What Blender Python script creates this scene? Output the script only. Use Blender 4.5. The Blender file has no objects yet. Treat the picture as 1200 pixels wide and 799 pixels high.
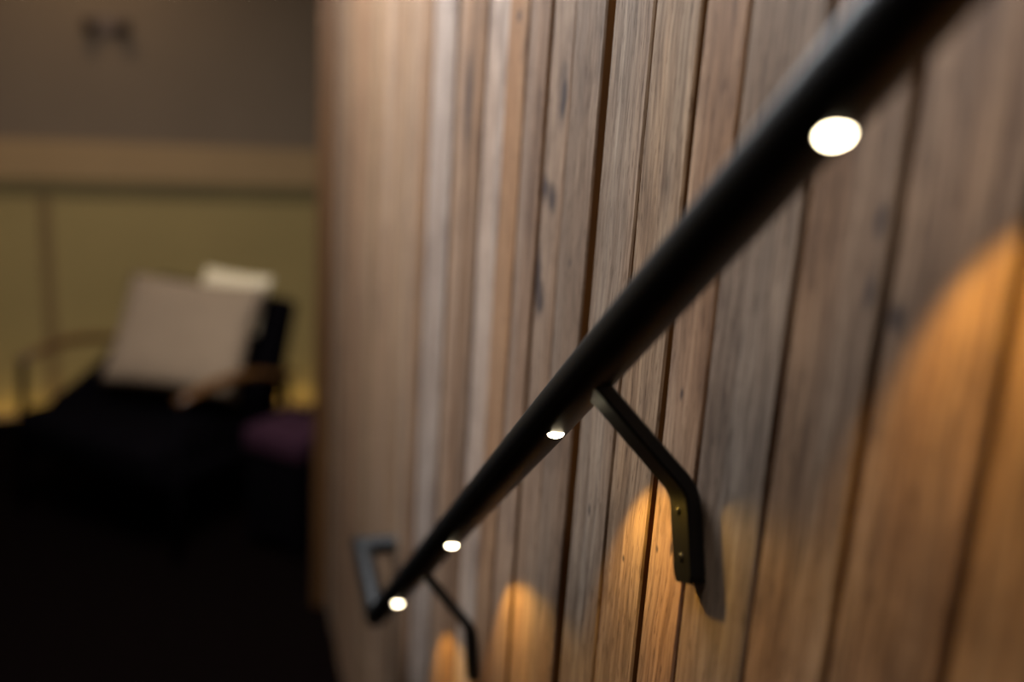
import bpy, bmesh, math, random
from mathutils import Vector, Matrix

random.seed(11)
scene = bpy.context.scene
C = scene.collection
H = 1.75                                   # camera height above the lower floor

# ------------------------------------------------------------------ camera
cam_data = bpy.data.cameras.new('camera')
cam = bpy.data.objects.new('camera', cam_data)
C.objects.link(cam)
RX = Vector((0.95956869, -0.27450397, 0.06225342))      # image right
DN = Vector((-0.01109886, -0.25789678, -0.96610872))    # image down
FW = Vector((0.28125564, 0.92635674, -0.25051636))      # view direction
cam.matrix_world = Matrix(((RX.x, -DN.x, -FW.x, 0.0),
                           (RX.y, -DN.y, -FW.y, 0.0),
                           (RX.z, -DN.z, -FW.z, H),
                           (0, 0, 0, 1)))
cam_data.sensor_width = 36.0
cam_data.lens = 35.01
cam_data.clip_start = 0.02
cam_data.dof.use_dof = True
cam_data.dof.focus_distance = 0.84
cam_data.dof.aperture_fstop = 1.5
scene.camera = cam

# ------------------------------------------------------------------ world, exposure
scene.view_settings.view_transform = 'Standard'
scene.view_settings.look = 'None'
scene.view_settings.gamma = 1.0
scene.view_settings.use_curve_mapping = False
scene.view_settings.exposure = 0.0
scene.cycles.use_denoising = True
world = bpy.data.worlds.new('world')
scene.world = world
world.use_nodes = True
bg = world.node_tree.nodes['Background']
bg.inputs['Color'].default_value = (0.8, 0.85, 1.0, 1)
bg.inputs['Strength'].default_value = 0.02


def area_light(name, loc, size, size_y, power, color, direction=(0, 0, -1), spread=180):
    d = bpy.data.lights.new(name, 'AREA')
    d.shape = 'RECTANGLE'
    d.size, d.size_y = size, size_y
    d.energy = power
    d.color = color
    d.spread = math.radians(spread)
    o = bpy.data.objects.new(name, d)
    C.objects.link(o)
    o.location = loc
    o.rotation_euler = Vector(direction).to_track_quat('-Z', 'Y').to_euler()
    return o


CEIL = 2.65
area_light('stair_strip_light', (-0.14, 2.10, CEIL - 0.012), 0.60, 1.5, 80, (0.90, 0.95, 1.0))
area_light('stair_head_fill', (-0.20, 0.40, CEIL - 0.012), 0.35, 0.9, 8.5, (1.0, 0.92, 0.82))  # unseen fill, added to brighten the boards nearest the camera
area_light('lounge_panel_light', (-0.55, 4.55, CEIL - 0.04), 0.25, 0.25, 5.0, (1.0, 0.82, 0.58))
area_light('skirting_light', (-0.75, 5.03 + 0.0349 * 0.237 - 0.065, 0.03), 3.4, 0.02, 2.3, (1.0, 0.74, 0.22), (-0.0087, 0.25, 1))


# ------------------------------------------------------------------ helpers
def link_mesh(name, verts, faces, mats, parent=None, smooth=False, face_mats=None):
    me = bpy.data.meshes.new(name)
    me.from_pydata([tuple(v) for v in verts], [], faces)
    if not isinstance(mats, (list, tuple)):
        mats = [mats]
    for m in mats:
        me.materials.append(m)
    if face_mats:
        for p, i in zip(me.polygons, face_mats):
            p.material_index = i
    bm = bmesh.new()
    bm.from_mesh(me)
    bmesh.ops.recalc_face_normals(bm, faces=bm.faces)
    bm.to_mesh(me)
    bm.free()
    for p in me.polygons:
        p.use_smooth = smooth
    o = bpy.data.objects.new(name, me)
    C.objects.link(o)
    if parent is not None:
        o.parent = parent
    return o


def bm_object(name, bm, mat, parent=None, smooth=False):
    me = bpy.data.meshes.new(name)
    bmesh.ops.recalc_face_normals(bm, faces=bm.faces)
    bm.to_mesh(me)
    bm.free()
    me.materials.append(mat)
    for p in me.polygons:
        p.use_smooth = smooth
    o = bpy.data.objects.new(name, me)
    C.objects.link(o)
    if parent is not None:
        o.parent = parent
    return o


def box(name, lo, hi, mat, parent=None, bevel=0.0, segs=2, smooth=False):
    bm = bmesh.new()
    bmesh.ops.create_cube(bm, size=1.0)
    for v in bm.verts:
        v.co = Vector(((lo[0] + hi[0]) / 2 + v.co.x * (hi[0] - lo[0]),
                       (lo[1] + hi[1]) / 2 + v.co.y * (hi[1] - lo[1]),
                       (lo[2] + hi[2]) / 2 + v.co.z * (hi[2] - lo[2])))
    if bevel:
        bmesh.ops.bevel(bm, geom=list(bm.edges), offset=bevel, segments=segs, affect='EDGES', profile=0.5)
    return bm_object(name, bm, mat, parent, smooth)


def tag(o, label=None, cat=None, group=None, kind=None):
    if label:
        o['label'] = label
    if cat:
        o['category'] = cat
    if group:
        o['group'] = group
    if kind:
        o['kind'] = kind
    return o


def empty(name, loc=(0, 0, 0), rz=0.0):
    o = bpy.data.objects.new(name, None)
    C.objects.link(o)
    o.location = loc
    o.rotation_euler = (0, 0, rz)
    o.empty_display_size = 0.1
    return o


def tube(name, path, radius, mat, parent=None, seg=48, cap=True):
    """round tube along straight runs with mitred corners"""
    path = [Vector(p) for p in path]
    n = len(path)
    d0 = (path[1] - path[0]).normalized()
    a = d0.orthogonal().normalized()
    b = d0.cross(a).normalized()
    ring = [path[0] + radius * (math.cos(2 * math.pi * i / seg) * a + math.sin(2 * math.pi * i / seg) * b) for i in range(seg)]
    verts = list(ring)
    for k in range(1, n):
        d = (path[k] - path[k - 1]).normalized()
        if k < n - 1:
            d2 = (path[k + 1] - path[k]).normalized()
            nrm = (d + d2).normalized()
        else:
            nrm = d
        ring = [p + d * ((path[k] - p).dot(nrm) / d.dot(nrm)) for p in ring]
        verts += ring
    faces = []
    for k in range(n - 1):
        for i in range(seg):
            j = (i + 1) % seg
            faces.append((k * seg + i, k * seg + j, (k + 1) * seg + j, (k + 1) * seg + i))
    if cap:
        faces.append(tuple(range(seg))[::-1])
        faces.append(tuple((n - 1) * seg + i for i in range(seg)))
    o = link_mesh(name, verts, faces, mat, parent)
    for p in o.data.polygons:
        p.use_smooth = len(p.vertices) == 4
    # keep the mitres crisp
    bm = bmesh.new()
    bm.from_mesh(o.data)
    for e in bm.edges:
        if len(e.link_faces) == 2 and e.link_faces[0].normal.angle(e.link_faces[1].normal, 0) > math.radians(25):
            e.smooth = False
    bm.to_mesh(o.data)
    bm.free()
    return o


def round_bar(name, path, radii, mat, parent=None, seg=14, flat=1.0):
    """smooth swept bar (elliptical section, flat = height / width) along a polyline"""
    path = [Vector(p) for p in path]
    verts, faces = [], []
    n = len(path)
    for k in range(n):
        d = (path[min(k + 1, n - 1)] - path[max(k - 1, 0)]).normalized()
        side = d.cross(Vector((0, 0, 1)))
        if side.length < 1e-3:
            side = Vector((1, 0, 0))
        side.normalize()
        up = side.cross(d).normalized()
        rr = radii[k] if isinstance(radii, (list, tuple)) else radii
        for i in range(seg):
            t = 2 * math.pi * i / seg
            verts.append(path[k] + rr * (math.cos(t) * side + flat * math.sin(t) * up))
    for k in range(n - 1):
        for i in range(seg):
            j = (i + 1) % seg
            faces.append((k * seg + i, k * seg + j, (k + 1) * seg + j, (k + 1) * seg + i))
    faces.append(tuple(range(seg))[::-1])
    faces.append(tuple((n - 1) * seg + i for i in range(seg)))
    return link_mesh(name, verts, faces, mat, parent, smooth=True)


# ------------------------------------------------------------------ materials
def new_mat(name):
    m = bpy.data.materials.new(name)
    m.use_nodes = True
    nt = m.node_tree
    return m, nt, nt.nodes['Principled BSDF']


def noise(nt, vec, scale, detail=4.0, rough=0.55, dist=0.0):
    n = nt.nodes.new('ShaderNodeTexNoise')
    n.inputs['Scale'].default_value = scale
    n.inputs['Detail'].default_value = detail
    n.inputs['Roughness'].default_value = rough
    n.inputs['Distortion'].default_value = dist
    if vec is not None:
        nt.links.new(vec, n.inputs['Vector'])
    return n.outputs['Fac']


def ramp(nt, fac, stops):
    r = nt.nodes.new('ShaderNodeValToRGB')
    els = r.color_ramp.elements
    while len(els) < len(stops):
        els.new(0.5)
    for e, (p, c) in zip(els, stops):
        e.position = p
        e.color = (*c, 1) if len(c) == 3 else c
    nt.links.new(fac, r.inputs['Fac'])
    return r.outputs['Color']


def mixc(nt, fac, a, b, blend='MIX'):
    m = nt.nodes.new('ShaderNodeMix')
    m.data_type = 'RGBA'
    m.blend_type = blend
    for sock, val in ((m.inputs[0], fac), (m.inputs[6], a), (m.inputs[7], b)):
        if hasattr(val, 'is_linked'):
            nt.links.new(val, sock)
        elif isinstance(val, (int, float)):
            sock.default_value = val
        else:
            sock.default_value = (*val, 1)
    return m.outputs[2]


def vmath(nt, op, a, b):
    m = nt.nodes.new('ShaderNodeVectorMath')
    m.operation = op
    for s, v in ((m.inputs[0], a), (m.inputs[1], b)):
        if hasattr(v, 'is_linked'):
            nt.links.new(v, s)
        else:
            s.default_value = v
    return m.outputs[1] if op in ('LENGTH', 'DISTANCE') else m.outputs[0]


def fmath(nt, op, a, b=0.0, clamp=False):
    m = nt.nodes.new('ShaderNodeMath')
    m.operation = op
    m.use_clamp = clamp
    for s, v in ((m.inputs[0], a), (m.inputs[1], b)):
        if hasattr(v, 'is_linked'):
            nt.links.new(v, s)
        else:
            s.default_value = v
    return m.outputs[0]


def bump(nt, height, strength, dist, bsdf):
    b = nt.nodes.new('ShaderNodeBump')
    b.inputs['Strength'].default_value = strength
    b.inputs['Distance'].default_value = dist
    nt.links.new(height, b.inputs['Height'])
    nt.links.new(b.outputs['Normal'], bsdf.inputs['Normal'])


def flat_mat(name, color, rough=0.7, var=0.12, scale=6.0, bumpy=0.0, spec=0.3):
    m, nt, b = new_mat(name)
    tc = nt.nodes.new('ShaderNodeTexCoord')
    f = noise(nt, tc.outputs['Object'], scale, 5)
    lo = tuple(c * (1 - var) for c in color)
    hi = tuple(min(1, c * (1 + var)) for c in color)
    nt.links.new(ramp(nt, f, [(0.3, lo), (0.7, hi)]), b.inputs['Base Color'])
    b.inputs['Roughness'].default_value = rough
    b.inputs['Specular IOR Level'].default_value = spec
    if bumpy:
        bump(nt, noise(nt, tc.outputs['Object'], scale * 30, 3), bumpy, 0.002, b)
    return m


# dark knots and stains on the cladding: (y along wall, z above floor, half width, half height)
KNOTS = [(1.026, 1.642, 0.016, 0.014), (1.002, 1.633, 0.014, 0.015), (0.988, 1.740, 0.012, 0.030), (1.018, 1.520, 0.015, 0.018),
         (1.030, 1.545, 0.012, 0.030), (0.452, 1.654, 0.0045, 0.011), (0.429, 1.644, 0.008, 0.008), (0.451, 1.692, 0.0045, 0.010),
         (0.659, 1.528, 0.0028, 0.005), (0.821, 1.360, 0.0026, 0.006), (0.926, 1.580, 0.003, 0.006), (0.648, 1.404, 0.0022, 0.006),
         (0.672, 1.392, 0.002, 0.003), (0.735, 1.352, 0.002, 0.003), (1.40, 1.72, 0.020, 0.08), (1.16, 1.825, 0.010, 0.008)]


def weathered_wood():
    m, nt, b = new_mat('weathered_cladding_wood')
    tc = nt.nodes.new('ShaderNodeTexCoord')
    oi = nt.nodes.new('ShaderNodeObjectInfo')
    geo = nt.nodes.new('ShaderNodeNewGeometry')
    comb = nt.nodes.new('ShaderNodeCombineXYZ')
    for i in range(3):
        nt.links.new(fmath(nt, 'MULTIPLY', oi.outputs['Random'], (37.0, 71.0, 53.0)[i]), comb.inputs[i])
    p = vmath(nt, 'ADD', tc.outputs['Object'], comb.outputs[0])
    # slow wander of the grain along the board
    warp = nt.nodes.new('ShaderNodeTexNoise')
    warp.inputs['Scale'].default_value = 5.0
    warp.inputs['Detail'].default_value = 2.0
    nt.links.new(p, warp.inputs['Vector'])
    wv = vmath(nt, 'SUBTRACT', warp.outputs['Color'], (0.5, 0.5, 0.5))
    p2 = vmath(nt, 'ADD', p, vmath(nt, 'MULTIPLY', wv, (0.0, 0.02, 0.0)))
    fine = noise(nt, vmath(nt, 'MULTIPLY', p2, (230, 230, 15)), 1.0, 5, 0.6)
    mid = noise(nt, vmath(nt, 'MULTIPLY', p2, (70, 70, 2.4)), 1.0, 4, 0.6, 0.4)
    broad = noise(nt, vmath(nt, 'MULTIPLY', p2, (16, 16, 1.8)), 1.0, 3, 0.5)
    blot = noise(nt, vmath(nt, 'MULTIPLY', p, (14, 14, 7)), 1.0, 4, 0.6)
    pores = noise(nt, vmath(nt, 'MULTIPLY', p2, (330, 330, 55)), 1.0, 2, 0.5)
    # warm brown heartwood to silvery weathered surface
    warm = ramp(nt, mid, [(0.25, (0.195, 0.104, 0.055)), (0.5, (0.305, 0.176, 0.098)), (0.75, (0.41, 0.255, 0.145))])
    grey = ramp(nt, mid, [(0.25, (0.200, 0.148, 0.112)), (0.5, (0.305, 0.235, 0.182)), (0.75, (0.42, 0.342, 0.275))])
    sel = fmath(nt, 'ADD', fmath(nt, 'MULTIPLY', broad, 1.5), fmath(nt, 'MULTIPLY', oi.outputs['Alpha'], 0.9))
    sel = fmath(nt, 'SUBTRACT', sel, 0.80, True)
    col = mixc(nt, sel, warm, grey)
    # fibres
    fib = ramp(nt, fine, [(0.34, (0.56, 0.53, 0.52)), (0.62, (1.22, 1.22, 1.22))])
    col = mixc(nt, 0.85, col, fib, 'MULTIPLY')
    por = ramp(nt, pores, [(0.30, (0.40, 0.35, 0.32)), (0.42, (1, 1, 1))])
    col = mixc(nt, 0.7, col, por, 'MULTIPLY')
    # dark weather stains
    st = ramp(nt, blot, [(0.28, (0.42, 0.39, 0.41)), (0.47, (1, 1, 1))])
    col = mixc(nt, 0.8, col, st, 'MULTIPLY')
    # per-board tone
    col = mixc(nt, 1.0, col, oi.outputs['Color'], 'MULTIPLY')
    # knots
    wob = noise(nt, vmath(nt, 'MULTIPLY', geo.outputs['Position'], (60, 60, 40)), 1.0, 3)
    for (y, z, ry, rz) in KNOTS:
        dv = vmath(nt, 'SUBTRACT', geo.outputs['Position'], (0.337, y, z))
        dv = vmath(nt, 'MULTIPLY', dv, (0.0, 1 / ry, 1 / rz))
        ln = vmath(nt, 'LENGTH', dv, (0, 0, 0))
        k = fmath(nt, 'ADD', ln, fmath(nt, 'MULTIPLY', wob, 1.2))
        k = fmath(nt, 'SUBTRACT', 2.0, k, True)
        col = mixc(nt, fmath(nt, 'MULTIPLY', k, 0.85), col, (0.030, 0.022, 0.026))
    nt.links.new(col, b.inputs['Base Color'])
    b.inputs['Roughness'].default_value = 0.62
    b.inputs['Specular IOR Level'].default_value = 0.35
    hgt = fmath(nt, 'ADD', fmath(nt, 'MULTIPLY', fine, 0.6), fmath(nt, 'MULTIPLY', pores, 0.5))
    hgt = fmath(nt, 'ADD', hgt, fmath(nt, 'MULTIPLY', mid, 0.9))
    bump(nt, hgt, 0.5, 0.0009, b)
    return m


def grain_wood(name, dark, light, scale=(60, 60, 4), rough=0.5):
    m, nt, b = new_mat(name)
    tc = nt.nodes.new('ShaderNodeTexCoord')
    f = noise(nt, vmath(nt, 'MULTIPLY', tc.outputs['Object'], scale), 1.0, 4, 0.6, 0.3)
    nt.links.new(ramp(nt, f, [(0.3, dark), (0.7, light)]), b.inputs['Base Color'])
    b.inputs['Roughness'].default_value = rough
    bump(nt, f, 0.2, 0.001, b)
    return m


def metal_black():
    m, nt, b = new_mat('black_powder_coat')
    tc = nt.nodes.new('ShaderNodeTexCoord')
    f = noise(nt, tc.outputs['Object'], 900, 3)
    nt.links.new(ramp(nt, f, [(0.3, (0.0012, 0.0012, 0.0014)), (0.7, (0.0022, 0.0022, 0.0026))]), b.inputs['Base Color'])
    b.inputs['Roughness'].default_value = 0.45
    b.inputs['Specular IOR Level'].default_value = 0.38
    bump(nt, f, 0.1, 0.0002, b)
    return m


def emit_mat(name, color, strength):
    m, nt, b = new_mat(name)
    b.inputs['Base Color'].default_value = (0.9, 0.88, 0.8, 1)
    b.inputs['Emission Color'].default_value = (*color, 1)
    b.inputs['Emission Strength'].default_value = strength
    return m


M_WOOD = weathered_wood()
M_EDGE = grain_wood('raw_board_edge', (0.090, 0.034, 0.004), (0.170, 0.066, 0.008), (200, 200, 8), 0.7)
M_CORNER = grain_wood('corner_post_wood', (0.048, 0.019, 0.004), (0.085, 0.034, 0.007), (80, 80, 4), 0.5)
M_METAL = metal_black()
M_LED = emit_mat('led_lens', (1.0, 0.84, 0.56), 26.0)
M_PANEL = flat_mat('olive_wall_panel', (0.32, 0.212, 0.072), 0.6, 0.06, 2.5)
M_STRIP = flat_mat('dark_olive_strip', (0.14, 0.095, 0.032), 0.6, 0.1, 4)
M_BATTEN = flat_mat('brown_batten', (0.20, 0.115, 0.040), 0.6, 0.1, 4)
M_CREAM = flat_mat('cream_trim', (0.34, 0.20, 0.085), 0.6, 0.05, 3)
M_PLASTER = flat_mat('taupe_plaster', (0.18, 0.120, 0.075), 0.9, 0.05, 2)
M_CEIL = flat_mat('ceiling_paint', (0.30, 0.28, 0.26), 0.9, 0.04, 2)
M_CARPET = flat_mat('dark_carpet', (0.0025, 0.0014, 0.0012), 1.0, 0.4, 40, 0.4, 0.0)
M_BLACKFAB = flat_mat('black_upholstery', (0.0024, 0.0018, 0.0022), 1.0, 0.2, 30, 0.3, 0.0)
M_PLUM = flat_mat('plum_upholstery', (0.024, 0.006, 0.012), 0.85, 0.2, 30, 0.3, 0.15)
M_CUSHION = flat_mat('cream_cushion', (0.235, 0.158, 0.100), 0.9, 0.06, 14, 0.4, 0.1)
M_CUSHION_LIT = flat_mat('lit_cream_cushion', (0.72, 0.56, 0.36), 0.9, 0.05, 14, 0.4, 0.1)  # cream whitened in its colour to stand in for overhead lamp light
M_ARM = grain_wood('chair_arm_wood', (0.055, 0.020, 0.004), (0.105, 0.040, 0.008), (30, 30, 30), 0.4)
M_HOOK = grain_wood('hook_board_wood', (0.07, 0.034, 0.014), (0.12, 0.06, 0.026), (40, 40, 40), 0.5)
M_KNOB = flat_mat('dark_peg', (0.035, 0.018, 0.010), 0.5, 0.1)
M_WHITE = flat_mat('fixture_white', (0.75, 0.75, 0.75), 0.5, 0.02)

# ------------------------------------------------------------------ the setting
XW = 0.3369                      # face of the timber cladding
YEND = 3.06                      # where the cladding stops
YB = 5.03                        # back wall

floor = box('floor', (-3.2, 1.45, -0.05), (2.2, 5.3, 0.0), M_CARPET)
tag(floor, 'very dark brown carpeted floor at the foot of the stairs', kind='structure')

ceiling = box('ceiling', (-3.2, -1.4, CEIL), (2.2, 5.3, CEIL + 0.05), M_CEIL)
tag(ceiling, 'plain ceiling over the stairs and the lounge', kind='structure')

# stair flight under the handrail
steps = empty('floor_stairs', (0, 0, 0))
tag(steps, 'dark carpeted stair flight beneath the black handrail', kind='structure')
tread = None
for k in range(9):
    y1 = 1.45 - k * 0.225
    lo, hi = (-0.95, y1 - 0.225, 0.0), (0.334, y1, 0.1775 * (k + 1))
    if hi[2] > 1.45:
        break
    box('step', (lo[0], lo[1], hi[2] - 0.1775 if k else 0.0), hi, M_CARPET, steps, bevel=0.008)

# timber clad wall on the right
backing = box('wall_right', (XW + 0.016, -1.2, 0.0), (XW + 0.12, YEND, CEIL), M_EDGE)
tag(backing, 'wall of upright weathered grey brown timber boards beside the handrail', kind='structure')

# board joints along the wall: (position, gap width)
joints = [(-0.98, 0.005), (-0.89, 0.005), (-0.79, 0.008), (-0.70, 0.004), (-0.60, 0.006), (-0.51, 0.004), (-0.415, 0.008),
          (-0.325, 0.004), (-0.235, 0.005), (-0.145, 0.006), (-0.05, 0.004), (0.045, 0.008), (0.15, 0.005), (0.255, 0.006),
          (0.3525, 0.009), (0.440, 0.004), (0.5248, 0.0075), (0.6210, 0.006), (0.6908, 0.0095),
          (0.7775, 0.0022), (0.8741, 0.0200), (0.966, 0.003), (1.040, 0.006), (1.120, 0.008), (1.205, 0.005),
          (1.310, 0.012), (1.392, 0.004), (1.478, 0.012), (1.565, 0.004), (1.655, 0.006), (1.762, 0.010), (1.85, 0.004),
          (1.945, 0.006), (2.04, 0.005), (2.13, 0.010), (2.225, 0.004), (2.32, 0.006), (2.415, 0.008), (2.51, 0.004),
          (2.60, 0.006), (2.695, 0.005), (2.79, 0.008), (2.885, 0.004), (2.975, 0.006)]


# tone of single boards by their middle: brightness tint and how silvery the weathering is
TONES = [(0.396, (0.92, 0.88, 0.86), 0.55), (0.482, (0.92, 0.88, 0.85), 0.45), (0.573, (0.86, 0.84, 0.83), 0.85), (0.656, (1.14, 1.06, 1.00), 0.45),
         (0.734, (1.06, 1.00, 0.90), 0.60), (0.826, (0.98, 0.95, 0.92), 0.80), (0.920, (0.82, 0.79, 0.78), 0.80), (1.003, (1.00, 0.95, 0.92), 0.60),
         (1.080, (0.98, 0.92, 0.90), 0.70), (1.162, (1.12, 1.02, 0.92), 0.20), (1.257, (1.34, 1.32, 1.36), 1.00), (1.351, (0.74, 0.68, 0.64), 0.30),
         (1.435, (0.98, 0.92, 0.88), 0.50), (1.520, (1.12, 1.12, 1.18), 1.00), (1.610, (1.10, 1.10, 1.16), 1.00), (1.708, (0.78, 0.72, 0.66), 0.20),
         (1.806, (1.04, 0.97, 0.88), 0.60), (1.90, (0.98, 0.92, 0.82), 0.50), (1.99, (0.78, 0.71, 0.62), 0.30), (2.085, (1.06, 0.99, 0.90), 0.70), (2.18, (0.84, 0.76, 0.66), 0.3)]


def board(y0, y1, proud):
    """one upright board: chamfered section swept up the wall with slightly wandering edges"""
    w = y1 - y0
    yc = (y0 + y1) / 2
    ch = 0.0018
    t = 0.0165 + proud
    sec = [(0.0, -w / 2, 1), (-t + ch, -w / 2, 1), (-t, -w / 2 + ch, 0), (-t, w / 2 - ch, 0), (-t + ch, w / 2, 1), (0.0, w / 2, 1)]
    zs = [0.0, 0.4, 0.8, 1.0, 1.15, 1.3, 1.4, 1.5, 1.6, 1.7, 1.8, 1.9, 2.05, 2.2, 2.4, CEIL]
    jl = [random.gauss(0, 0.0006) for _ in zs]
    jr = [random.gauss(0, 0.0006) for _ in zs]
    verts, faces, fm = [], [], []
    for i, z in enumerate(zs):
        for (x, y, _) in sec:
            verts.append((x, y + (jl[i] if y < 0 else jr[i]), z))
    n = len(sec)
    for i in range(len(zs) - 1):
        for k in range(n):
            j = (k + 1) % n
            faces.append((i * n + k, i * n + j, (i + 1) * n + j, (i + 1) * n + k))
            fm.append(1 if k in (0, 4, 5) else 0)
    faces.append(tuple(range(n)))
    faces.append(tuple((len(zs) - 1) * n + k for k in range(n)))
    fm += [1, 1]
    o = link_mesh('board', verts, faces, [M_WOOD, M_EDGE], backing, face_mats=fm)
    o.location = (XW + 0.0165, yc, 0)
    near = min(TONES, key=lambda q: abs(q[0] - yc))
    if abs(near[0] - yc) < 0.03:
        o.color = (*near[1], near[2])
    else:
        t_ = random.uniform(0.76, 1.0) * (0.82 if yc > 2.5 else 1.0)
        o.color = (t_, t_ * random.uniform(0.90, 0.97), t_ * random.uniform(0.78, 0.92), random.uniform(0.1, 0.7))
    return o


for (ya, ga), (yb, gb) in zip(joints[:-1], joints[1:]):
    board(ya + ga / 2, yb - gb / 2, random.uniform(-0.0015, 0.0015))
board(joints[-1][0] + 0.003, YEND - 0.002, 0.0)

corner = box('trim_1', (XW - 0.048, YEND, 0.0), (XW + 0.12, YEND + 0.05, CEIL), M_CORNER, bevel=0.004)
tag(corner, 'orange brown timber post closing the far end of the board wall', kind='structure')

# back wall of the lounge
BACK = empty('wall_back', (-0.987, YB, 0), math.radians(2.0))
tag(BACK, 'olive and taupe panelled wall behind the armchair', kind='structure')
WL, WR = -2.3, 3.0
box('plaster', (WL, 0.0, 0.0), (WR, 0.10, CEIL), M_PLASTER, BACK)
ZS0, ZS1, ZC1 = H - 0.640, H - 0.561, H - 0.385
jx = 0.215                                     # upright joint
for a, b_ in ((WL, jx - 1.45), (jx - 1.42, jx - 0.015), (jx + 0.015, jx + 1.60), (jx + 1.63, WR)):
    box('panel', (a, -0.018, 0.075), (b_, 0.0, ZS0), M_PANEL, BACK, bevel=0.003, segs=1)
for xb in (jx - 1.435, jx, jx + 1.615):
    box('batten', (xb - 0.026, -0.030, 0.075), (xb + 0.026, -0.0, ZS0), M_BATTEN, BACK, bevel=0.003, segs=1)
box('capping_strip', (WL, -0.026, ZS0), (WR, 0.0, ZS1), M_STRIP, BACK, bevel=0.003, segs=1)
box('cream_band', (WL, -0.016, ZS1), (WR, 0.0, ZC1), M_CREAM, BACK, bevel=0.003, segs=1)
# light trough at the foot of the wall
box('light_trough', (WL, -0.13, 0.0), (WR, -0.115, 0.075), M_CARPET, BACK, bevel=0.002, segs=1)

wall_left = box('wall_left', (-3.3, -1.4, 0.0), (-3.2, 5.3, CEIL), M_PLASTER)
tag(wall_left, 'plain taupe wall on the far side of the room', kind='structure')

# ------------------------------------------------------------------ handrail
R_DIR = Vector((0.0, 0.785128814, -0.6193325))
E2 = Vector((0.0, 0.6193325, 0.785128814))
S = 0.43
C0 = Vector((0.26902992, 0.41153714, 0.00105163 + H))
RAD = 0.0198


def on_rail(al, x=None, p=0.0):
    q = C0 + R_DIR * (al * S) + E2 * p
    if x is not None:
        q.x = x
    return q


rail = empty('handrail', (0, 0, 0))
tag(rail, 'black metal stair handrail with small round lights on timber wall', 'handrail')
e1 = on_rail(3.60)
e2_ = Vector((C0.x, e1.y + 0.208, e1.z + 0.036))
tube('rail_tube', [on_rail(-2.2), e1, e2_, Vector((XW, e2_.y, e2_.z))], RAD, M_METAL, rail, 64)


def bracket(al0):
    """flat bar from under the tube out to the wall, bent down and screwed to the boards"""
    top = on_rail(al0, C0.x + 0.002, -RAD + 0.004)
    th = 0.012
    knee = on_rail(al0 + 0.020, XW - th / 2 - 0.001, -0.094)
    bot = on_rail(al0 + 0.066, XW - th / 2 - 0.001, -0.158)
    pd = (bot - knee).normalized()
    X = Vector((1, 0, 0))
    wdir = X.cross(pd).normalized()              # across the bar, in the wall plane
    pts = []
    d1 = (knee - top).normalized()
    top = top - d1 * 0.014
    rad = 0.010                                   # bend
    for k in range(2):
        pts.append(top + d1 * ((knee - top).length - rad) * k)
    a, b_, c_ = knee - d1 * rad, knee, knee + pd * rad
    for k in range(1, 7):
        t = k / 6
        pts.append((1 - t) ** 2 * a + 2 * t * (1 - t) * b_ + t * t * c_)
    pts.append(bot - pd * 0.006)
    pts.append(bot)
    hw = 0.0155
    verts, faces = [], []
    n = len(pts)
    for k, p in enumerate(pts):
        d = (pts[min(k + 1, n - 1)] - pts[max(k - 1, 0)]).normalized()
        nn = wdir.cross(d).normalized()
        shrink = 0.82 if k == n - 1 else 1.0
        h, t2 = hw * shrink, th / 2
        cc = 0.0018
        for (u, v) in ((-h + cc, -t2), (h - cc, -t2), (h, -t2 + cc), (h, t2 - cc), (h - cc, t2), (-h + cc, t2), (-h, t2 - cc), (-h, -t2 + cc)):
            verts.append(p + wdir * u + nn * v)
    for k in range(n - 1):
        for i in range(8):
            j = (i + 1) % 8
            faces.append((k * 8 + i, k * 8 + j, (k + 1) * 8 + j, (k + 1) * 8 + i))
    faces.append(tuple(range(8)))
    faces.append(tuple((n - 1) * 8 + i for i in range(8)))
    br = link_mesh('bracket', verts, faces, M_METAL, rail)
    for dd in (0.018, 0.052):
        c = bot - pd * dd + Vector((-th / 2 - 0.0001, 0, 0))
        bm = bmesh.new()
        bmesh.ops.create_uvsphere(bm, u_segments=12, v_segments=6, radius=0.0036)
        for v in bm.verts:
            v.co = Vector((c.x + v.co.x * 0.3, c.y + v.co.y, c.z + v.co.z))
        bm_object('screw', bm, M_METAL, br, True)
    return br


bracket(0.775)
bracket(0.775 + 1.70)

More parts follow.
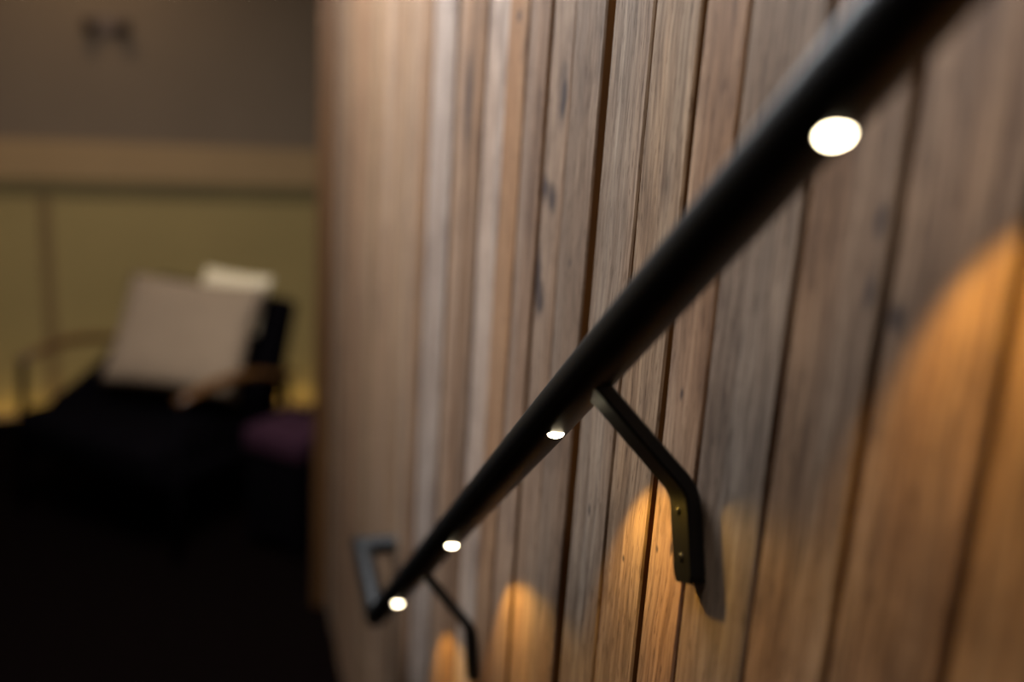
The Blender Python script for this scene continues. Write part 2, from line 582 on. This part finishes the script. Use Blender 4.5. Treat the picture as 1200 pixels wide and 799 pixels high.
LED_AX = (-E2 * math.cos(math.radians(6)) - Vector((1, 0, 0)) * math.sin(math.radians(6))).normalized()
for k in (-1, 0, 1, 2, 3):
    base = C0 + R_DIR * (k * S) + LED_AX * (RAD - 0.0012)
    rot = LED_AX.to_track_quat('Z', 'Y').to_matrix().to_4x4()
    bm = bmesh.new()
    bmesh.ops.create_uvsphere(bm, u_segments=24, v_segments=12, radius=1.0)
    for v in bm.verts:
        v.co = base + rot.to_3x3() @ Vector((v.co.x * 0.0072, v.co.y * 0.0072, v.co.z * 0.0036))
    lens = bm_object('light_lens', bm, M_LED, rail, True)
    if k == 0:
        lens['label'] = 'glowing warm white round light'
    bm = bmesh.new()
    segs = 28
    prof = [(0.0072, -0.002), (0.0088, -0.002), (0.0084, 0.0006), (0.0078, 0.0007), (0.0072, 0.0006)]
    rings = []
    for i in range(segs):
        t = 2 * math.pi * i / segs
        rings.append([bm.verts.new(base + rot.to_3x3() @ Vector((math.cos(t) * r_, math.sin(t) * r_, z_))) for r_, z_ in prof])
    for i in range(segs):
        for q in range(len(prof)):
            q2 = (q + 1) % len(prof)
            bm.faces.new((rings[i][q], rings[(i + 1) % segs][q], rings[(i + 1) % segs][q2], rings[i][q2]))
    bm_object('light_bezel', bm, M_METAL, rail, True)
    sd = bpy.data.lights.new('rail_spot', 'SPOT')
    sd.energy = 2.3
    sd.color = (1.0, 0.57, 0.09)
    sd.spot_size = math.radians(132)
    sd.spot_blend = 0.3
    sd.shadow_soft_size = 0.006
    so = bpy.data.objects.new('rail_spot', sd)
    C.objects.link(so)
    so.location = base + LED_AX * 0.0045
    so.rotation_euler = LED_AX.to_track_quat('-Z', 'Y').to_euler()

# ------------------------------------------------------------------ armchair
CH = Vector((-0.225, 3.97, 0.0))
ang = math.atan2(0.73, 0.68)           # local +x points to the chair's back
chair = empty('armchair', CH, ang)
tag(chair, 'low black upholstered armchair with curved brown wooden arms', 'chair')


def extrude_profile(name, prof, half, mat, parent, bevel=0.02):
    n = len(prof)
    verts = [(x, -half, z) for x, z in prof] + [(x, half, z) for x, z in prof]
    faces = [(i, (i + 1) % n, n + (i + 1) % n, n + i) for i in range(n)]
    faces += [tuple(range(n)), tuple(range(n, 2 * n))]
    o = link_mesh(name, verts, faces, mat, parent, smooth=True)
    bv = o.modifiers.new('bevel', 'BEVEL')
    bv.width = bevel
    bv.segments = 3
    bv.limit_method = 'ANGLE'
    bv.angle_limit = math.radians(40)
    return o


# x: + is backwards, front of the seat at -0.36
extrude_profile('seat', [(-0.38, 0.27), (-0.39, 0.40), (-0.34, 0.44), (-0.1, 0.425), (0.06, 0.43), (0.20, 0.46), (0.24, 0.30), (0.0, 0.27)], 0.365, M_BLACKFAB, chair, 0.03)
extrude_profile('backrest', [(0.10, 0.41), (0.16, 0.50), (0.22, 0.64), (0.29, 0.80), (0.315, 0.845), (0.36, 0.86), (0.40, 0.83), (0.36, 0.70), (0.31, 0.52), (0.26, 0.36), (0.18, 0.34)], 0.36, M_BLACKFAB, chair, 0.03)
for sy in (-1, 1):
    if sy > 0:
        wing = extrude_profile('side_bolster', [(-0.24, 0.40), (-0.22, 0.44), (-0.02, 0.53), (0.16, 0.63), (0.24, 0.64), (0.27, 0.55), (0.24, 0.38)], 0.022, M_BLACKFAB, chair, 0.015)
        wing.location = (0, 0.345 * sy, 0)
    y = 0.405 * sy
    pts, rad = [], []
    for k in range(15):
        t = k / 14
        x = -0.32 + 0.62 * t
        z = 0.605 + 0.045 * math.sin(math.pi * min(1, t * 1.15)) - 0.03 * t
        pts.append((x, y + 0.012 * sy * math.sin(math.pi * t), z))
        rad.append(0.030 - 0.010 * abs(2 * t - 1) ** 2)
    round_bar('arm', pts, rad, M_ARM, chair, 14, 0.62)
    round_bar('leg', [(-0.34, y, 0.0), (-0.32, y, 0.3), (-0.30, y, 0.605)], [0.013, 0.018, 0.016], M_BLACKFAB, chair, 12)
    round_bar('leg', [(0.33, y, 0.0), (0.28, y, 0.3), (0.25, y, 0.60)], [0.013, 0.018, 0.016], M_BLACKFAB, chair, 12)
    box('seat_rail', (-0.32, y - 0.013, 0.30), (0.29, y + 0.013, 0.35), M_BLACKFAB, chair, 0.004)
box('front_rail', (-0.335, -0.40, 0.27), (-0.305, 0.40, 0.33), M_BLACKFAB, chair, 0.004)
box('rear_rail', (0.265, -0.40, 0.30), (0.295, 0.40, 0.36), M_BLACKFAB, chair, 0.004)


def cushion(name, size_w, size_h, thick, mat, nu=20):
    verts, faces = [], []
    for side in (1, -1):
        for i in range(nu + 1):
            for j in range(nu + 1):
                u, v = 2 * i / nu - 1, 2 * j / nu - 1
                pinch = 1 - 0.06 * (1 - abs(u) ** 2) * abs(v) ** 3 if True else 1
                pu = u * (1 - 0.07 * (1 - v * v) * abs(u) ** 4)
                pv = v * (1 - 0.07 * (1 - u * u) * abs(v) ** 4)
                hgt = ((1 - u ** 4) * (1 - v ** 4)) ** 0.55
                verts.append((pu * size_w / 2, side * thick / 2 * hgt, pv * size_h / 2))
    n1 = (nu + 1) ** 2
    for s in range(2):
        for i in range(nu):
            for j in range(nu):
                a = s * n1 + i * (nu + 1) + j
                q = (a, a + 1, a + nu + 2, a + nu + 1)
                faces.append(q if s else q[::-1])
    me = bpy.data.meshes.new(name)
    me.from_pydata(verts, [], faces)
    bm = bmesh.new()
    bm.from_mesh(me)
    bmesh.ops.remove_doubles(bm, verts=bm.verts, dist=1e-5)
    o = bm_object(name, bm, mat, None, True)
    return o


def place_in_chair(o, x, y, z, lean, roll, yaw=0):
    m = Matrix.Translation(CH) @ Matrix.Rotation(ang, 4, 'Z') @ Matrix.Translation((x, y, z)) \
        @ Matrix.Rotation(math.radians(yaw), 4, 'Z') @ Matrix.Rotation(lean, 4, 'Y') @ Matrix.Rotation(roll, 4, 'X') @ Matrix.Rotation(-math.pi / 2, 4, 'Z')
    o.matrix_world = m


c1 = cushion('cushion', 0.59, 0.47, 0.13, M_CUSHION)
place_in_chair(c1, 0.035, -0.085, 0.725, math.radians(32), math.radians(0), 14)
tag(c1, 'large square cream cushion leaning against the armchair back', 'cushion', 'cushions on the armchair')
c2 = cushion('cushion', 0.34, 0.24, 0.08, M_CUSHION_LIT)
place_in_chair(c2, 0.232, -0.15, 0.84, math.radians(24), 0, 2)
tag(c2, 'small cream head cushion coloured as if lamplit, peeking out above the large cream cushion', 'cushion', 'cushions on the armchair')

# ------------------------------------------------------------------ plum stool
stool = empty('footstool', (0.26, 3.575, 0.0), ang)
tag(stool, 'small square plum footstool beside the right arm of the armchair', 'footstool')
box('seat_pad', (-0.135, -0.135, 0.38), (0.135, 0.135, 0.475), M_PLUM, stool, 0.02, 3, True)
box('base', (-0.125, -0.125, 0.05), (0.125, 0.125, 0.38), M_BLACKFAB, stool, 0.006)
for sx in (-1, 1):
    for sy in (-1, 1):
        round_bar('leg', [(0.11 * sx, 0.11 * sy, 0.0), (0.11 * sx, 0.11 * sy, 0.055)], [0.014, 0.018], M_BLACKFAB, stool, 10)

# ------------------------------------------------------------------ peg board high on the back wall
hook = empty('coat_hook_board', (-0.475, YB + 0.018 - 0.002, H + 0.135), math.radians(2.0))
tag(hook, 'small brown wooden peg board with two dark pegs on back wall', 'coat hook')
box('board_plate', (-0.095, -0.022, -0.035), (0.095, -0.001, 0.035), M_HOOK, hook, 0.004)
for sx in (-0.07, 0.07):
    bm = bmesh.new()
    bmesh.ops.create_cone(bm, cap_ends=True, segments=16, radius1=0.020, radius2=0.030, depth=0.04)
    for v in bm.verts:
        v.co = Vector((v.co.x + sx, -0.042 - v.co.z, v.co.y))
    bm_object('peg', bm, M_KNOB, hook, True)

# ------------------------------------------------------------------ ceiling fittings that hold the lamps above
for nm, (x, y), (sx, sy), lab in (('ceiling_light', (-0.14, 2.10), (0.60, 1.5), 'wide cool white ceiling light above the foot of the stairs'),
                                  ('ceiling_light', (-0.20, 0.40), (0.35, 0.9), 'added white fill light above the head of the stairs'),  # housing for the added fill over the near boards
                                  ('ceiling_light', (-0.55, 4.55), (0.25, 0.25), 'small square warm ceiling light above the armchair')):
    root = empty(nm, (x, y, CEIL))
    tag(root, lab, 'ceiling light')
    for a, b_ in (((-sx / 2 - 0.03, -sy / 2 - 0.03, -0.025), (-sx / 2, sy / 2 + 0.03, 0)), ((sx / 2, -sy / 2 - 0.03, -0.025), (sx / 2 + 0.03, sy / 2 + 0.03, 0)),
                  ((-sx / 2, -sy / 2 - 0.03, -0.025), (sx / 2, -sy / 2, 0)), ((-sx / 2, sy / 2, -0.025), (sx / 2, sy / 2 + 0.03, 0))):
        box('frame_side', a, b_, M_WHITE, root)
    box('tray', (-sx / 2, -sy / 2, -0.008), (sx / 2, sy / 2, -0.0), M_WHITE, root)
